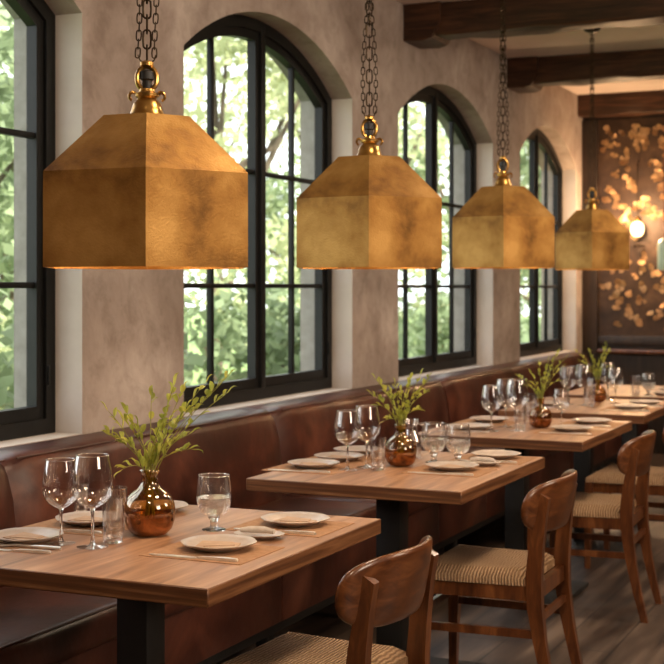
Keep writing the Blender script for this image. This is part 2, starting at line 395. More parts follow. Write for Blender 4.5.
# ceiling beams
for i, (y0, wd) in enumerate(((7.39, .24), (9.41, .24), (YB - .2, .199))):
    bm = bmesh.new()
    secs = []
    nseg = 40
    for k in range(nseg + 1):
        x = .002 + (XR - .004) * k / nseg
        j = lambda s: .006 * math.sin(x * 7.3 + s * 2.1 + i) + .004 * math.sin(x * 17 + s)
        secs.append([(x, y0 + j(0) * .6 + .012, 2.82 + j(1)), (x, y0 + .003 * math.sin(9 * x), 2.835 + j(2)), (x, y0 + .003 * math.sin(8 * x), CEIL - .002), (x, y0 + wd, CEIL - .002), (x, y0 + wd, 2.835), (x, y0 + wd - .012, 2.82 + j(3))])
    sweep(bm, secs)
    t = struct(finish('trim_%d' % (i + 1), bm, M['beam'], angle=50), ('dark timber ceiling beam nearest the viewer', 'second dark timber ceiling beam, between the other two', 'dark timber beam along the top of the end wall')[i], 'beam')
    if i < 2:
        bm = bmesh.new()
        secs = [[(x, y0 - .03, z) , (x, y0 + wd + .01, z), (x, y0 + wd + .01, CEIL - .002), (x, y0 - .03, CEIL - .002)] for x, z in ((.002, 2.79), (.12, 2.785), (.17, 2.80), (.2, 2.85), (.22, 2.9))]
        sweep(bm, secs); bevel_all(bm, .008)
        finish('corbel', bm, M['beam'], t)

# windows
def ring_pts(c, a, inset, z0):
    ai = a - inset
    pts = [(c - ai, z0)]
    n = 24
    for k in range(n + 1):
        t = -ai + 2 * ai * k / n
        pts.append((c + t, arch_z(t, a, inset)))
    pts.append((c + ai, z0))
    return pts
def frame_ring(bm, c, a, i0, i1, x0, x1, bot):
    o_ = ring_pts(c, a, i0, SILL + i0); n_ = ring_pts(c, a, i1, SILL + bot)
    k = len(o_)
    vs = [[bm.verts.new((x, p[0], p[1])) for p in P_] for x in (x0, x1) for P_ in (o_, n_)]
    fo, fi, bo, bi = vs
    for i in range(k):
        j = (i + 1) % k
        bm.faces.new((fo[i], fo[j], fi[j], fi[i])); bm.faces.new((bo[i], bi[i], bi[j], bo[j]))
        bm.faces.new((fi[i], fi[j], bi[j], bi[i])); bm.faces.new((fo[i], bo[i], bo[j], fo[j]))
wl = ['arched black steel window cut by the left edge of the photo', 'arched black steel window behind the nearest and second pendants, the largest whole one', 'arched black steel window right behind the third table', 'farthest arched black steel window, next to the end wall']
for i, (c, a) in enumerate(WIN):
    bm = bmesh.new()
    frame_ring(bm, c, a, 0.001, .055, -.115, -.185, .055)
    wf = finish('window_%d' % (i + 1), bm, M['frame'], angle=25); struct(wf, wl[i], 'window')
    for s in (-1, 1):                                   # two casements
        bm = bmesh.new()
        n = 16
        ya, yb = (c - a + .055, c + .058) if s < 0 else (c + .082, c + a - .055)
        wdt = .042
        def edge(y, ins): return arch_z(y - c, a, .055 + ins)
        tops = [(ya + (yb - ya) * k / n) for k in range(n + 1)]
        tin = [(ya + wdt + (yb - ya - 2 * wdt) * k / n) for k in range(n + 1)]
        O = [(ya, SILL + .055)] + [(y, edge(y, 0)) for y in tops] + [(yb, SILL + .055)]
        I = [(ya + wdt, SILL + .1)] + [(y, edge(y, wdt)) for y in tin] + [(yb - wdt, SILL + .1)]
        vs = [[bm.verts.new((x, p[0], p[1])) for p in P_] for x in (-.128, -.172) for P_ in (O, I)]
        fo, fi, bo, bi = vs; k = len(O)
        for q in range(k):
            j = (q + 1) % k
            bm.faces.new((fo[q], fo[j], fi[j], fi[q])); bm.faces.new((bo[q], bi[q], bi[j], bo[j])); bm.faces.new((fi[q], fi[j], bi[j], bi[q])); bm.faces.new((fo[q], bo[q], bo[j], fo[j]))
        cs = finish('casement', bm, M['frame'], wf, angle=25)
        ym = (ya + yb) / 2
        bm = bmesh.new()
        box(bm, -.164, -.136, ym - .011, ym + .011, SILL + .09, edge(ym, wdt) + .01, .003)
        for z in (1.39, 1.925): box(bm, -.164, -.136, ya + wdt - .01, yb - wdt + .01, z - .011, z + .011, .003)
        finish('glazing_bars', bm, M['frame'], cs)
    bm = bmesh.new()
    box(bm, -.185, -.112, c + .05, c + .09, SILL + .05, APX - .02, .004)
    finish('mullion', bm, M['frame'], wf)
    bm = bmesh.new()
    p = ring_pts(c, a, .07, SILL + .07)
    n = len(p)
    f0 = [bm.verts.new((-.148, q[0], q[1])) for q in p]
    bm.faces.new(f0)
    g = finish('window_glass', bm, M['pane'], wf, smooth=False)
    # casement stay handle
    bm = bmesh.new()
    box(bm, -.118, -.108, c + a - .05, c + a - .038, 1.03, 1.1, .003)
    finish('handle', bm, M['frame'], wf)

# ================================================================== OUTSIDE
struct(finish('ground', B(-60, -WT - .01, -10, 90, -.6, -.5), M['grass'], smooth=False), 'sunlit lawn outside the windows', 'ground')
def foliage(name, blobs, nleaf, size, mat, parent, seed, shell=.55):
    r = random.Random(seed)
    verts, faces = [], []
    tot = sum(b[3] ** 2 for b in blobs)
    for (cx, cy, cz, rr, sz) in blobs:
        for _ in range(int(nleaf * rr * rr / tot)):
            while True:
                d = Vector((r.uniform(-1, 1), r.uniform(-1, 1), r.uniform(-1, 1)))
                if .01 < d.length < 1: break
            d = d.normalized() * (r.random() ** (1 - shell) )
            p = Vector((cx + d.x * rr, cy + d.y * rr, cz + d.z * rr * sz))
            u = Vector((r.uniform(-1, 1), r.uniform(-1, 1), r.uniform(-1, .4))).normalized()
            w_ = u.cross(Vector((r.uniform(-1, 1), r.uniform(-1, 1), r.uniform(-1, 1)))).normalized()
            s = size * r.uniform(.6, 1.35)
            k = len(verts)
            verts += [p, p + u * s * .5 + w_ * s * .3, p + u * s, p + u * s * .5 - w_ * s * .3]
            faces.append((k, k + 1, k + 2, k + 3))
    me = bpy.data.meshes.new(name); me.from_pydata([tuple(v) for v in verts], [], faces); me.materials.append(mat)
    ob = bpy.data.objects.new(name, me); C.objects.link(ob); ob.parent = parent
    return ob
def tree_proto(mat, seed, h, spread, low, nl, size):
    r = random.Random(seed)
    t = thing('leafy_tree', '', 'tree')
    bl = []
    for k in range(16):
        a = r.uniform(0, 2 * PI); q = spread * math.sqrt(r.random()) * .8
        z = low + (h - low) * r.random()
        bl.append((q * math.cos(a), q * math.sin(a), z, spread * r.uniform(.3, .5), .75))
    foliage('foliage', bl, nl, size, mat, t, seed)
    bm = bmesh.new()
    tube(bm, [(0, 0, 0), (.06, .03, h * .3), (-.05, .08, h * .6), (.05, 0, h * .85)], [.16, .13, .09, .04], 10)
    for k in range(5):
        b_ = bl[k]; tube(bm, [(0, .04, h * (.25 + .08 * k)), (b_[0] * .5, b_[1] * .5, (h * .3 + b_[2]) / 2 + .2), (b_[0], b_[1], b_[2])], [.07, .045, .02], 7)
    finish('trunk', bm, M['trunk'], t)
    return Kind(t)
TK = [tree_proto(M['treeleaf_a'], 1, 6.4, 2.1, 1.4, 3000, .17), tree_proto(M['treeleaf_b'], 2, 5.0, 1.9, 1.0, 4000, .16), tree_proto(M['treeleaf_c'], 3, 4.2, 1.8, .8, 4500, .15)]
def bush_proto(mat, seed):
    r = random.Random(seed); t = thing('garden_shrub', '', 'shrub')
    bl = [(r.uniform(-.7, .7), r.uniform(-.7, .7), r.uniform(.4, 1.2), r.uniform(.45, .75), .8) for _ in range(8)]
    foliage('foliage', bl, 2600, .12, mat, t, seed)
    bm = bmesh.new()
    for k in range(4): tube(bm, [(.05 * k - .07, 0, 0), (bl[k][0] * .5, bl[k][1] * .5, .5), (bl[k][0], bl[k][1], bl[k][2])], [.03, .02, .01], 6)
    finish('stem', bm, M['trunk'], t)
    return Kind(t)
BK = [bush_proto(M['treeleaf_b'], 21), bush_proto(M['treeleaf_a'], 22)]
tl = ['tall pale green tree with airy crown outside the windows', 'mid green bushy tree outside the windows', 'low dense darker green tree outside the windows']
trees = [(-4.9, 9.0, 1, 1.0), (-9.4, 11.0, 0, .95), (-4.9, 13.9, 0, .85), (-9.6, 16.4, 1, 1.0), (-5.2, 19.2, 0, .95), (-10.4, 22.6, 0, 1.1), (-5.3, 24.9, 1, 1.15), (-15.2, 18.5, 0, 1.2),
         (-11, 29.5, 1, 1.1), (-5.4, 31, 0, 1.1), (-6.0, 38, 2, 1.15), (-13, 37.5, 0, 1.3), (-8.4, 45, 1, 1.3)]
for i, (x, y, k, s) in enumerate(trees):
    TK[k].put((x, y, -.5), tl[k], rnd.uniform(0, 6), ('pale trees outside', 'mid green trees outside', 'dark trees outside')[k], s)
bushes = [(-2.3, 6.4), (-6.4, 6.6), (-2.2, 11.4), (-7.2, 13.4), (-2.4, 16.2), (-13.4, 24), (-2.5, 21.6), (-7.8, 24.8), (-2.6, 28), (-8, 31.8), (-12.4, 14.2), (-2.8, 34.5), (-9.2, 39.5)]
for i, (x, y) in enumerate(bushes):
    BK[i % 2].put((x, y, -.5), ('rounded mid green shrub low outside the windows', 'rounded pale green shrub low outside the windows')[i % 2], rnd.uniform(0, 6), ('mid green shrubs outside', 'pale shrubs outside')[i % 2], rnd.uniform(1, 1.35))

# ================================================================== BANQUETTE
seams = [1.6, 3.53, 5.42, 7.62, 9.62, 11.1]
bl_ = ['brown leather banquette section at the left edge, beside the nearest table', 'brown leather banquette section behind the nearest table, under the plain wall pier',
       'brown leather banquette section behind the second table', 'brown leather banquette section behind the third table', 'farthest brown leather banquette section, running into the end corner']
def puffy(bm_, x0, x1, y0, y1, z0, z1, bev): box(bm_, x0, x1, y0, y1, z0, z1, bev, 4)
for i, (y0, y1) in enumerate(zip(seams, seams[1:])):
    t = thing('banquette', bl_[i], 'bench', (0, (y0 + y1) / 2, 0), 0, 'banquette sections along the window wall')
    h = (y1 - y0) / 2 - .001
    bm = bmesh.new()
    # backrest profile in x,z swept along y, ends pulled in for a soft seam
    prof = [(.004, .40), (.2, .40), (.215, .47), (.215, .60), (.2, .72), (.178, .81), (.165, .838), (.145, .85), (.10, .853), (.004, .853)]
    secs = []
    NN = 26
    for k in range(NN + 1):
        f = -1 + 2 * k / NN
        y = h * (f if abs(f) < .99 else f)
        e = h - abs(y)
        pull = .028 * max(0, 1 - e / .05) ** 2
        w1 = .006 * math.sin(y * 5 + i) + .004 * math.sin(y * 13 + 2 * i)
        secs.append([(max(.003, x - (pull + w1) * (1 if x > .05 else 0)), y, z - (pull * .6 if z > .8 and x > .05 else 0)) for x, z in prof])
    # concentrate rings at ends
    sweep(bm, secs)
    br_ = finish('backrest', bm, M['leather'], t, angle=60)
    bm = bmesh.new(); tube(bm, [(.168 , -h + .03 + (2 * h - .06) * k / 20, .8435) for k in range(21)], .0035, 6)
    finish('piping', bm, M['piping'], br_)
    bm = bmesh.new(); box(bm, .16, .665, -h, h, .36, .47, .03, 4)
    for v in bm.verts:
        if v.co.z > .43: v.co.z += .012 * (1 - (v.co.y / h) ** 6) * (1 - ((v.co.x - .4) / .28) ** 4)
    st_ = finish('seat', bm, M['leather'], t, angle=60)
    bm = bmesh.new(); tube(bm, [(.652, -h + .03 + (2 * h - .06) * k / 20, .466) for k in range(21)], .004, 6)
    finish('piping', bm, M['piping'], st_)
    n = max(2, round((y1 - y0) / .84))
    for k in range(n):
        a0 = -h + 2 * h * k / n + .002; a1 = -h + 2 * h * (k + 1) / n - .002
        finish('front_panel', B(.56, .65, a0, a1, .175, .375, .007, 2), M['leather'], t)
    finish('base_rail', B(.1, .63, -h, h, .135, .174, .004), M['blackmetal'], t)
    for yy in (-h + .12, 0, h - .12):
        for xx in (.17, .58): finish('leg', B(xx - .025, xx + .025, yy - .025, yy + .025, 0, .136, .003), M['blackmetal'], t)
# bench on the end wall
t = thing('banquette', 'leather bench along the dark end wall, behind the farthest table', 'bench', (2.3, 11.25, 0))
finish('seat', B(-1.5, 3.4, -.13, .31, .36, .5, .035, 4), M['leather'], t)
finish('front_panel', B(-1.5, 3.4, -.1, .3, .02, .362, .01), M['leather'], t)
finish('plinth', B(-1.48, 3.38, -.07, .29, 0, .022), M['blackmetal'], t)

# ================================================================== TABLES
def make_table():
    t = thing('dining_table', '', 'table')
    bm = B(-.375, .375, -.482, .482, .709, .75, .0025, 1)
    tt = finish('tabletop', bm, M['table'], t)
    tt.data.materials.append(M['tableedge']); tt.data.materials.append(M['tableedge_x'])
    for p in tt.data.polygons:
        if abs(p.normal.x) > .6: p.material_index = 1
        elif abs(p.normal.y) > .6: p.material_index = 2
    finish('column', B(-.09, .0, -.045, .045, .02, .695, .004), M['blackmetal'], t)
    finish('support_plate', B(-.2, .2, -.25, .25, .694, .709), M['blackmetal'], t)
    finish('base_plate', B(-.22, .22, -.26, .26, 0, .021, .004), M['blackmetal'], t)
    return Kind(t)
TB = make_table()
TT = [(1.058, 3.012), (1.098, 4.535), (1.105, 6.05), (1.10, 7.322), (1.10, 8.5)]
tn = ['nearest oak dining table, with the tall wine glasses at lower left', 'second oak dining table from the viewer, with two goblets beside the vase', 'third oak dining table from the viewer, with three wine glasses in a row',
      'fourth oak dining table from the viewer, partly cut by the right edge', 'farthest oak dining table, next to the end wall']
tabs_ = [TB.put((x, y, 0), l, 0, 'dining tables along the banquette') for (x, y), l in zip(TT, tn)]
for ch in tabs_[0].children:
    if ch.name.split('.')[0] in ('column', 'base_plate', 'support_plate'): ch.location.x -= .045

# ================================================================== CHAIRS
def make_chair():
    t = thing('dining_chair', '', 'chair')
    # woven seat
    bm = bmesh.new()
    def trap(x, inset=0): return .222 + (.195 - .222) * (x + .21) / .41 - inset
    NX, NY = 10, 10
    top, bot = [], []
    for a in range(NX + 1):
        fx = a / NX; x = -.205 + .385 * fx
        rt, rb = [], []
        for q in range(NY + 1):
            fy = -1 + 2 * q / NY; y = trap(x) * fy
            e = min(min(fx, 1 - fx) * .4, (1 - abs(fy)) * .21)
            dz = -.026 * max(0, 1 - e / .03) ** 2 if e < .03 else 0
            dip = -.006 * (1 - fy * fy) * math.sin(PI * fx)
            rt.append(bm.verts.new((x, y, .472 + dz + dip))); rb.append(bm.verts.new((x, y, .424)))
        top.append(rt); bot.append(rb)
    for a in range(NX):
        for q in range(NY):
            bm.faces.new((top[a][q], top[a + 1][q], top[a + 1][q + 1], top[a][q + 1])); bm.faces.new((bot[a][q], bot[a][q + 1], bot[a + 1][q + 1], bot[a + 1][q]))
    for a in range(NX):
        bm.faces.new((top[a][0], bot[a][0], bot[a + 1][0], top[a + 1][0])); bm.faces.new((top[a][NY], top[a + 1][NY], bot[a + 1][NY], bot[a][NY]))
        bm.faces.new((top[0][a], top[0][a + 1], bot[0][a + 1], bot[0][a])); bm.faces.new((top[NX][a], bot[NX][a], bot[NX][a + 1], top[NX][a + 1]))
    finish('seat', bm, M['rush'], t, angle=70)
    def bar(p0, p1, w, h):
        bm = bmesh.new(); p0, p1 = Vector(p0), Vector(p1); d = (p1 - p0).normalized(); s = d.cross(Vector((0, 0, 1))).normalized() * w / 2; u = Vector((0, 0, h / 2))
        sweep(bm, [[p - s - u, p + s - u, p + s + u, p - s + u] for p in (p0, p1)]); bevel_all(bm, .003, 2); return bm
    for s in (-1, 1):
        bm = bmesh.new()
        secs = []
        for z, hw in ((0, .0125), (.2, .0165), (.34, .0195), (.432, .0195)):
            cx, cy = -.19 - .01 * (1 - z / .43), s * (.2 + .008 * (1 - z / .43))
            secs.append([(cx - hw, cy - hw, z), (cx + hw, cy - hw, z), (cx + hw, cy + hw, z), (cx - hw, cy + hw, z)])
        sweep(bm, secs); bevel_all(bm, .004, 2)
        finish('leg', bm, M['chairwood'], t)
        bm = bmesh.new()
        secs = []
        for z, cx, hx, hy in ((0, .275, .014, .0125), (.12, .245, .017, .014), (.25, .219, .0205, .016), (.36, .204, .024, .0175), (.45, .2, .026, .0175), (.55, .208, .023, .0165), (.64, .221, .019, .0155), (.715, .235, .016, .015)):
            cy = s * (.186 - .004 * z)
            zz = z
            secs.append([(cx - hx, cy - hy, zz), (cx + hx, cy - hy, zz), (cx + hx, cy + hy, zz), (cx - hx, cy + hy, zz)])
        secs[-1] = [(p[0], p[1], p[2] + (.012 if k in (0, 3) else -.008)) for k, p in enumerate(secs[-1])]
        sweep(bm, secs); bevel_all(bm, .005, 2)
        finish('leg', bm, M['chairwood'], t)
        finish('side_rail', bar((-.185, s * .198, .402), (.2, s * .184, .402), .022, .05), M['chairwood'], t)
        finish('stretcher', bar((-.19, s * .2, .27), (.215, s * .186, .27), .016, .026), M['chairwood'], t)
    finish('seat_rail', bar((-.19, -.198, .402), (-.19, .198, .402), .022, .05), M['chairwood'], t)
    finish('seat_rail', bar((.2, -.182, .402), (.2, .182, .402), .024, .05), M['chairwood'], t)
    finish('stretcher', bar((-.19, -.2, .31), (-.19, .2, .31), .016, .024), M['chairwood'], t)
    finish('stretcher', bar((.21, -.184, .315), (.21, .184, .315), .016, .024), M['chairwood'], t)
    # curved backrest
    bm = bmesh.new()
    secs = []
    n = 32; hw = .236
    for k in range(n + 1):
        f = math.sin(PI / 2 * (-1 + 2 * k / n)); y = hw * f
        q = max(0.0, 1 - abs(f) ** 6) ** .42
        hh = .088 * q * (1 - .1 * f * f) + .002
        zc = .678
        x0 = .262 - .085 * abs(f) ** 2.2
        sec = []
        th = .0125 * (.35 + .65 * min(1, q * 1.6))
        lean = .2
        for a in range(16):
            an = 2 * PI * a / 16
            ca, sa = math.cos(an), math.sin(an)
            ex = math.copysign(abs(ca) ** .6, ca) * th; ez = math.copysign(abs(sa) ** .55, sa) * hh
            sec.append((x0 + ex + lean * ez * (1 - .35 * f * f), y, zc + ez))
        secs.append(sec)
    sweep(bm, secs)
    finish('backrest', bm, M['chairpanel'], t, angle=60)
    return Kind(t)
CH = make_chair()
for (x, y, rz, l) in ((1.413, 3.105, R(-2), 'nearest teak chair, only its curved back and a seat corner in view'),
                      (1.432, 4.48, R(1), 'whole teak chair with woven seat, pushed up to the second table'),
                      (1.42, 5.90, R(2), 'teak chair at the third table, overlapping the chair cut by the right edge'),
                      (1.42, 6.93, R(0), 'teak chair with woven seat at the fourth table, cut by the right edge')):
    CH.put((x, y, 0), l, rz, 'dining chairs facing the banquette')

# ================================================================== PENDANTS
def hexpts(r, z): return [Vector((r * math.cos(2 * PI * k / 6), r * math.sin(2 * PI * k / 6), z)) for k in range(6)]
def chain(bm, z0, z1, ll, w, wire, fx=lambda z: 0.0, seg=5):
    step = ll - wire * 2.6
    n = int((z1 - z0) / step) + 1
    step = (z1 - z0 - ll) / max(1, n - 1) if n > 1 else step
    for i in range(n):
        zc = z0 + ll / 2 + i * step; pts = []
        for k in range(12):
            a = 2 * PI * k / 12
            px = math.cos(a) * w / 2; pz = math.sin(a) * w / 2 + math.copysign(ll / 2 - w / 2, math.sin(a)) if abs(math.sin(a)) > 1e-6 else 0
            x_, y_ = (px, 0) if i % 2 == 0 else (0, px)
            pts.append((x_ + fx(zc + pz), y_, zc + pz))
        tube(bm, pts, wire, seg, closed=True)
LAMPS = [(1.055, 2.90, 1.429, 1.0), (1.054, 4.321, 1.447, 1.0), (.889, 6.391, 1.476, 1.0), (.814, 8.513, 1.494, .935)]
ln = ['largest and nearest brass hexagonal pendant, over the nearest table', 'second brass hexagonal pendant from the left, over the second table', 'third brass hexagonal pendant from the left, over the third table', 'smallest, farthest brass hexagonal pendant, before the gilded wall']
CAM = Vector((2.85, 0, 1.38))
for i, (x, y, zb, s) in enumerate(LAMPS):
    ang = math.atan2(CAM.y - y, CAM.x - x)
    t = thing('pendant_lamp', ln[i], 'lamp', (x, y, zb), ang + R((-.6, -.4, .6, .2)[i]), 'hexagonal brass pendants over the tables')
    Rr = .276
    bm = bmesh.new()
    rows = [hexpts(Rr, 0), hexpts(Rr * .998, .224), hexpts(.118, .366)]
    vr = [[bm.verts.new(p) for p in r] for r in rows]
    ir = [[bm.verts.new(p) for p in r] for r in (hexpts(Rr - .006, 0), hexpts(Rr - .007, .219), hexpts(.114, .36))]
    for a in range(2):
        for k in range(6):
            j = (k + 1) % 6
            bm.faces.new((vr[a][k], vr[a][j], vr[a + 1][j], vr[a + 1][k])); bm.faces.new((ir[a][k], ir[a + 1][k], ir[a + 1][j], ir[a][j]))
    for k in range(6):
        j = (k + 1) % 6; bm.faces.new((vr[0][k], ir[0][k], ir[0][j], vr[0][j]))
    bm.faces.new(vr[2]); bm.faces.new(list(reversed(ir[2])))
    es = [e for e in bm.edges if len(e.link_faces) == 2 and e.calc_face_angle(0) > R(10)]
    for f_ in bmesh.ops.bevel(bm, geom=es, offset=.0022, segments=1, affect='EDGES', profile=.5)['faces']: f_.material_index = 1
    sh = finish('shade', bm, M['brass'], t, smooth=False); sh.data.materials.append(M['brassseam'])
    finish('cap', L([(.046, .364), (.047, .37), (.042, .376), (.038, .388), (.034, .402), (.026, .41), (.022, .415), (.029, .419), (.03, .426), (.02, .431), (.018, .438), (0, .44)], 28, cap0=True), M['brassbright'], t)
    rg = bmesh.new()
    RZ = .464
    tube(rg, [(0, math.cos(2 * PI * k / 28) * .024, RZ + math.sin(2 * PI * k / 28) * .03) for k in range(28)], .0062, 8, closed=True)
    finish('ring', rg, M['brassbright'], t)
    finish('socket', L([(.004, .437), (.011, .44), (.012, .458), (.017, .462), (.017, .48), (.01, .485), (0, .486)], 16), M['blackmetal'], t)
    finish('collar', L([(.008, .49), (.017, .495), (.017, .503), (.008, .508), (0, .509)], 20, cap0=True), M['brassbright'], t)
    for sgn in (-1, 1):
        bm = bmesh.new()
        tube(bm, [(0, sgn * (.026 + .0085 * (1 - math.cos(a_))), .42 + .010 * math.sin(a_)) for a_ in [PI * 1.45 * k / 12 for k in range(13)]], [.0048 - .0001 * k for k in range(13)], 7)
        finish('scroll', bm, M['brassbright'], t)
    sz = s * (1.0, 1.02, 1.06, 1.08)[i]; top = (CEIL - zb) / sz; t.scale = (s, s, sz)
    bm = bmesh.new(); chain(bm, .5, top - .025, .046, .019, .0028)
    finish('chain', bm, M['chainmetal'], t)
    for sgn in (-1, 1):
        bm = bmesh.new()
        tube(bm, [(0, sgn * .008, .501), (0, sgn * .017, .509), (0, sgn * .022, .522)], .0018, 5)
        ff = (lambda z, s_=sgn: s_ * (.021 - .006 * max(0, min(1, (z - .62) / .5)) + .003 * math.sin(z * 19 + s_))) if i == 0 else (lambda z, s_=sgn, i_=i: s_ * (.008 + .014 * max(0, math.cos(min(PI / 2, abs(z - .62) / (.1 + .03 * i_) * .9)))))
        bm2 = bmesh.new(); chain(bm2, .514, top - .02, .026, .012, .0017, ff, 4)
        for v in bm2.verts: v.co = Vector((v.co.y, v.co.x, v.co.z))
        me_ = bpy.data.meshes.new('tmp'); bm2.to_mesh(me_); bm2.free(); bm.from_mesh(me_); bpy.data.meshes.remove(me_)
        finish('side_chain', bm, M['chainmetal'], t)
    finish('canopy', L([(0, top - .03), (.02, top - .03), (.05, top - .018), (.06, top - .006), (.06, top - .0005), (0, top - .0005)], 24), M['chainmetal'], t)
    finish('bulb', L([(0, .10), (.02, .105), (.032, .125), (.034, .15), (.02, .2), (.014, .22), (.014, .27)], 20), M['bulb'], t)
    finish('lamp_holder', L([(.016, .265), (.02, .27), (.02, .362)], 16, cap0=True), M['blackmetal'], t)
    ld = bpy.data.lights.new('pendant_light', 'POINT'); ld.energy = (4, 4, 4, 4)[i]; ld.color = (1, .68, .4); ld.shadow_soft_size = .05
    lo = bpy.data.objects.new('pendant_light', ld); C.objects.link(lo); lo.location = (x, y, zb + .075)

# ================================================================== TABLEWARE PROTOTYPES
def wine_glass():
    t = thing('wine_glass', '', 'glass')
    prof = [(.006, .093), (.016, .098), (.03, .108), (.041, .123), (.0455, .14), (.0455, .155), (.043, .18), (.039, .205), (.036, .222)]
    # smooth
    prof = [(r_ * 1.02, z_ * .94) for r_, z_ in prof]
    b_ = finish('bowl', L(prof, 36), M['glass'], t, angle=80)
    bm = bmesh.new(); tube(bm, [(math.cos(2 * PI * k / 32) * .0367, math.sin(2 * PI * k / 32) * .0367, .2087) for k in range(32)], .001, 5, closed=True)
    finish('rim', bm, M['solidglass'], b_)
    finish('stem', L([(.008, .0045), (.0048, .012), (.0038, .03), (.0036, .066), (.0045, .081), (.0075, .0895), (0, .091)], 14, cap0=True), M['solidglass'], t)
    finish('foot', L([(0, .0), (.0355, 0), (.036, .0012), (.03, .0025), (.012, .0042), (.006, .0062), (0, .0065)], 32), M['glass'], t)
    return Kind(t)
def tumbler(h=.112, r=.029):
    t = thing('tumbler', '', 'glass')
    finish('body', L([(0, .001), (r * .8, .001), (r * .84, .004), (r * .9, h * .5), (r, h), (r - .002, h), (r * .82, h * .5), (r * .74, .016), (0, .014)], 32), M['tumblerglass'], t, angle=50)
    finish('base', L([(0, .002), (r * .76, .002), (r * .76, .013), (0, .0135)], 24), M['solidglass'], t)
    return Kind(t)
def goblet():
    t = thing('goblet', '', 'glass')
    b_ = finish('bowl', L([(.007, .034), (.02, .037), (.034, .046), (.0425, .062), (.0455, .082), (.045, .105), (.0425, .125), (.04, .142)], 36), M['tumblerglass'], t, angle=80)
    bm = bmesh.new(); tube(bm, [(math.cos(2 * PI * k / 32) * .04, math.sin(2 * PI * k / 32) * .04, .142) for k in range(32)], .001, 5, closed=True)
    finish('rim', bm, M['solidglass'], b_)
    finish('water', L([(0, .038), (.018, .0385), (.032, .047), (.0405, .063), (.0435, .082), (.0436, .086), (0, .086)], 32), M['water'], t, angle=40)
    finish('stem', L([(.014, .004), (.0105, .01), (.009, .018), (.0115, .026), (.016, .034), (0, .037)], 18, cap0=True), M['solidglass'], t)
    finish('foot', L([(0, 0), (.031, 0), (.0315, .002), (.024, .004), (.01, .0065), (0, .007)], 28), M['solidglass'], t)
    return Kind(t)
def plate():
    t = thing('plate', '', 'plate')
    prof = [(r_ * .94, z_) for r_, z_ in [(0, .0005), (.055, .0005), (.06, .003), (.082, .0115), (.096, .0165), (.0975, .0185), (.0955, .0195), (.08, .0145), (.066, .0075), (.05, .0055), (0, .0055)]]
    bm = L(prof, 40)
    for v in bm.verts:                     # hand-thrown, very faintly faceted rim
        r_ = math.hypot(v.co.x, v.co.y)
        if r_ > .05:
            a = math.atan2(v.co.y, v.co.x); f = 1 + .018 * math.cos(8 * a)
            v.co.x *= f; v.co.y *= f
    finish('dish', bm, M['plate'], t, angle=60)
    return Kind(t)
def napkin():
    bm = bmesh.new()
    sweep(bm, [[(-.05, -.035, 0), (.05, -.03, 0), (.05, -.03, .003), (-.05, -.035, .003)], [(-.055, .04, 0), (.045, .035, 0), (.045, .035, .004), (-.055, .04, .004)]])
    sweep(bm, [[(-.03, -.03, .0032), (.04, .0, .0032), (.04, .0, .0055), (-.03, -.03, .0055)], [(-.05, .03, .0042), (.03, .03, .0042), (.03, .03, .0068), (-.05, .03, .0068)]])
    return Kind(tag(finish('folded_napkin', bm, M['napkin'], None, smooth=False), '', 'napkin'))
def mat_(sx, sy):
    bm = B(-sx / 2, sx / 2, -sy / 2, sy / 2, 0, .0016, .0004, 1)
    return Kind(tag(finish('placemat', bm, M['mat'], None, smooth=False), '', 'placemat'))
def knife():
    t = thing('table_knife', '', 'knife')
    bm = bmesh.new()
    sweep(bm, [[(x, -w, 0.0003), (x, w, .0003), (x, w, h), (x, -w, h)] for x, w, h in ((.012, .004, .004), (.03, .0048, .0062), (.09, .0062, .0072), (.112, .006, .0065), (.116, .0035, .004))])
    bevel_all(bm, .001, 2); finish('handle', bm, M['steel'], t)
    bm = bmesh.new()
    sweep(bm, [[(x, -w, .0005), (x, w * .9, .0005), (x, w * .9, .0025), (x, -w, .0025)] for x, w in ((.014, .004), (0, .0085), (-.07, .0095), (-.1, .007), (-.115, .0015))])
    finish('blade', bm, M['steel'], t)
    return Kind(t)
def fork():
    t = thing('table_fork', '', 'fork')
    bm = bmesh.new(); tube(bm, [(.1, 0, .003), (.06, 0, .004), (0, 0, .0045), (-.03, 0, .005)], [.005, .0045, .0028, .0035], 8)
    finish('handle', bm, M['steel'], t)
    for k in range(4):
        bm = bmesh.new(); q = (k - 1.5) * .0058; tube(bm, [(-.028, q * .5, .005), (-.04, q, .0042), (-.06, q, .0018), (-.08, q, .004)], .0016, 6)
        finish('tine', bm, M['steel'], t)
    return Kind(t)
def vase(rad=.0655, h=.168):
    t = thing('vase', '', 'vase')
    k = rad / .0655; q = h / .168
    outer = [(0, .001), (.036, .001), (.045, .005), (.057, .018), (.0635, .038), (.0658, .06), (.0635, .08), (.056, .098), (.044, .1105), (.031, .119), (.0242, .127), (.0215, .138), (.0212, .15), (.0225, .159), (.0258, .161), (.0258, .166), (.0225, .168)]
    inner = [(.0195, .166), (.019, .15), (.0195, .138), (.022, .127), (.029, .117), (.042, .1085), (.054, .096), (.0615, .079), (.0638, .06), (.0615, .039), (.054, .02), (.04, .009), (0, .008)]
    finish('body', L([(r * k, z * q) for r, z in outer], 40), M['amber'], t, angle=80)
    finish('water', L([(0, .006 * q), (.042 * k, .008 * q), (.06 * k, .035 * q), (.0615 * k, .05 * q), (0, .051 * q)], 32), M['vasewater'], t, angle=60)
    return Kind(t)
m, nt, b, o = newmat('amber_water'); M['vasewater'] = m
b.inputs['Base Color'].default_value = (.35, .1, .03, 1); b.inputs['Roughness'].default_value = .1; b.inputs['Transmission Weight'].default_value = .35; b.inputs['IOR'].default_value = 1.2
